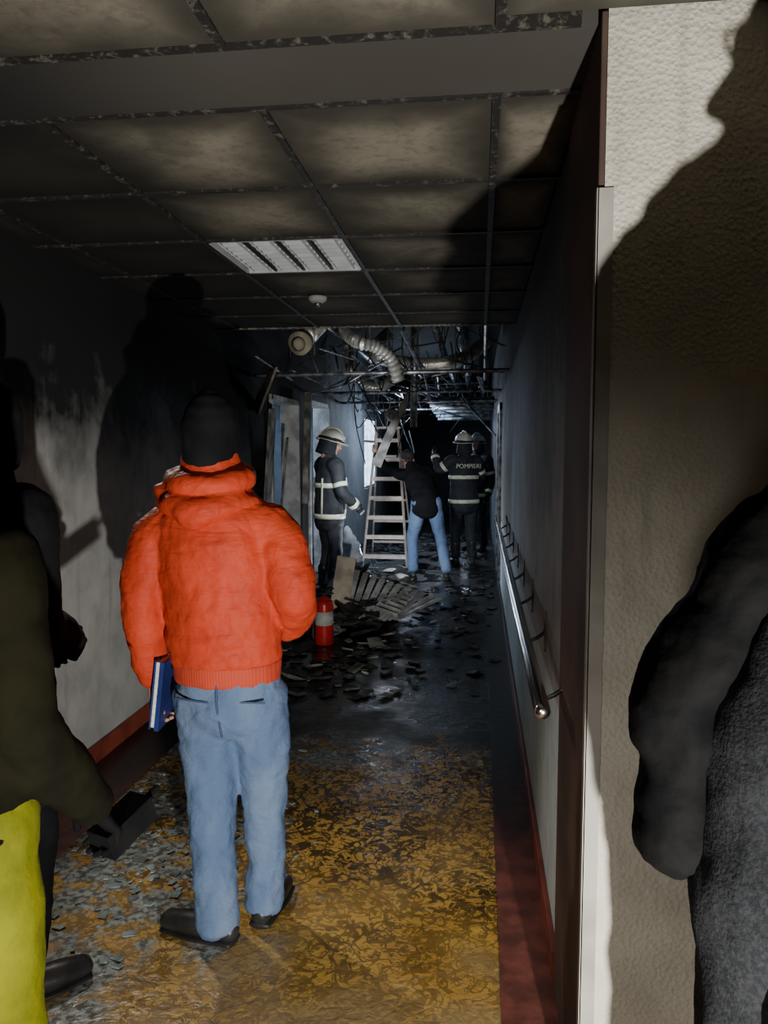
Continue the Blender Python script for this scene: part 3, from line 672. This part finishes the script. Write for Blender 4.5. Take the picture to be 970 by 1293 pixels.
for x in (.03,-.56,-1.16,-1.7):
    for k in range(9):
        y=5.6+k*1.3; a=V((x+random.uniform(-.05,.05),y,2.45+random.uniform(-.22,.05))); b=V((x+random.uniform(-.05,.05),y+1.3,2.42+random.uniform(-.25,.08)))
        tube(bm,[a,b],[(.014,.006)]*2,4,sub=1,caps=False)
for k in range(46):
    y=random.uniform(5.7,17); x=random.uniform(-1.8,-.1); z=random.uniform(2.2,2.75); l=random.uniform(.3,1.2)
    d=V((random.uniform(-1,1),random.uniform(-.6,.6),random.uniform(-.35,.35))).normalized()*l
    a=V((x,y,z)); b=a+d; b.x=max(-1.88,min(.2,b.x)); b.z=min(3.05,b.z)
    tube(bm,[a,b],[(.012,.007)]*2,4,sub=1,caps=False)
for k in range(26):
    y=random.uniform(5.6,16); x=random.uniform(-1.8,.15); rod(bm,(x,y,3.09),(x+random.uniform(-.03,.03),y,random.uniform(2.2,2.5)),.004,6)
for y in (6.4,8.6,10.4,12.4): rod(bm,(-1.92,y,2.22),(.24,y,2.24),.018,10)
mk('collapsed_grid_frame',bm,M_metal)
bm=bmesh.new()
for k,y in enumerate((11.2,11.7,12.2,12.7,13.4,14)): rod(bm,(-.75,y,2.30-.03*k),(.22,y,2.30-.03*k),.045,14)
rod(bm,(-.60,7.2,3.0),(-.62,7.25,1.80),.035,14); rod(bm,(-.2,5.8,2.85),(-.2,18,2.85),.06,14); rod(bm,(-.45,5.8,2.8),(-.45,18,2.8),.04,14); rod(bm,(-1.6,6,2.9),(-1.6,18,2.9),.05,14)
mk('ventilation_pipes',bm,M_metal,None,True)
bm=bmesh.new()
for k in range(34):
    y=random.uniform(5.7,12); x=random.uniform(-1.7,.0); z0=random.uniform(2.5,3.0); dz=random.uniform(.3,1.1 if x<-.9 else .7)
    pp=[V((x,y,z0)),V((x+random.uniform(-.1,.1),y+.1,z0-dz*.5)),V((x+random.uniform(-.25,.25),y+.15,z0-dz)),V((x+random.uniform(-.3,.3),y+.3,z0-dz*random.uniform(.5,1)))]
    for q in pp: q.x=max(-1.88,min(.2,q.x))
    tube(bm,pp,[.007]*4,6,sub=5)
mk('hanging_cables',bm,M_black,None,True)
bm=bmesh.new(); tube(bm,[(-.64,7.6,2.22),(-.84,7.65,1.86),(-1.04,7.7,1.42)],[(.03,.008),(.04,.008),(.05,.01)],6,ref=V((1,0,.5)),sub=3,caps=False); 
mk('hanging_profile',bm,M_ashd)
bm=bmesh.new(); tube(bm,[(-.86,7.55,1.93),(-.86,7.50,1.92)],[.065,.06],20,sub=1,caps=False); tube(bm,[(-.86,7.50,1.92),(-.86,7.485,1.92)],[.035,.02],16,sub=1,caps=False); mk('hanging_downlight',bm,M_ash,None,True)
bm=bmesh.new()
box(bm,(-1.80,6.3,2.10),(.02,.34,.42),Euler((.2,.35,.5))); box(bm,(-1.86,6.65,1.5),(.02,.3,.9),Euler((.05,.08,.1))); box(bm,(-1.84,7.0,1.15),(.02,.16,1.1),Euler((.12,.1,.2)))
box(bm,(-1.85,8.1,1.6),(.06,.16,1.2),Euler((.04,.04,.1)))
mk('peeling_wall_panels',bm,M_ash,bevel=.003)

# ------------------------------------------------------------------ lights
def spot(name,loc,tgt,e,ang,blend,r,col):
    l=bpy.data.lights.new(name,'SPOT'); l.energy=e; l.spot_size=math.radians(ang); l.spot_blend=blend; l.shadow_soft_size=r; l.color=col
    o=bpy.data.objects.new(name,l); o.location=loc; o.rotation_euler=(V(tgt)-V(loc)).to_track_quat('-Z','Y').to_euler(); COL.objects.link(o); return o
def point(name,loc,e,r,col):
    l=bpy.data.lights.new(name,'POINT'); l.energy=e; l.shadow_soft_size=r; l.color=col
    o=bpy.data.objects.new(name,l); o.location=loc; COL.objects.link(o)
spot('torch_light_main',(.42,-.4,.45),(-.06,3.0,1.62),450,88,.65,.02,(1,.97,.90))
spot('fill_spot_low',(-.42,-.6,1.1),(.02,2.9,.25),60,66,.85,.10,(1,.96,.88))  # added fill spot for the floor and lower right wall
spot('torch_light_left',(-1.75,3.3,2.1),(-.5,1.9,0),60,62,.7,.03,(1,.93,.82))
point('cool_fill_far',(-1.1,12.0,2.1),42,.15,(.68,.82,1))  # added cool point light, brightens the far figures and ladder back
point('cool_light_room',(-3.4,9.0,2.0),100,.2,(.55,.74,1))  # unseen cool point light inside the side room
spot('ladder_spot',(-.9,6.6,1.7),(-1.15,9.6,.7),200,62,.8,.05,(.85,.92,1))  # unseen spot added for the ladder front, carried by no helmet
point('low_fill_point',(-1.05,8.3,.55),24,.06,(.82,.90,1))  # added point light without a lamp body, brightens sack and ladder base
spot('plenum_spot',(-.75,5.8,1.9),(-1.0,6.7,2.8),11,85,.8,.05,(.9,.94,1))  # unseen spot aimed up into the plenum
spot('far_end_spot',(-.4,15.5,2.2),(-.9,9,.4),36,60,.6,.1,(.68,.82,1))  # unseen cool spot aimed back from the far end
w=bpy.data.worlds.new('World'); bpy.context.scene.world=w; w.use_nodes=True
w.node_tree.nodes['Background'].inputs[0].default_value=(.01,.01,.012,1)

# ------------------------------------------------------------------ camera
cam=bpy.data.cameras.new('Camera'); co=bpy.data.objects.new('Camera',cam); COL.objects.link(co)
cam.sensor_fit='VERTICAL'; cam.sensor_height=24; cam.lens=24*960/1293; cam.clip_start=.05
co.location=(0,0,1.6); co.rotation_euler=(math.radians(90-4.8),0,math.radians(7.1))
bpy.context.scene.camera=co
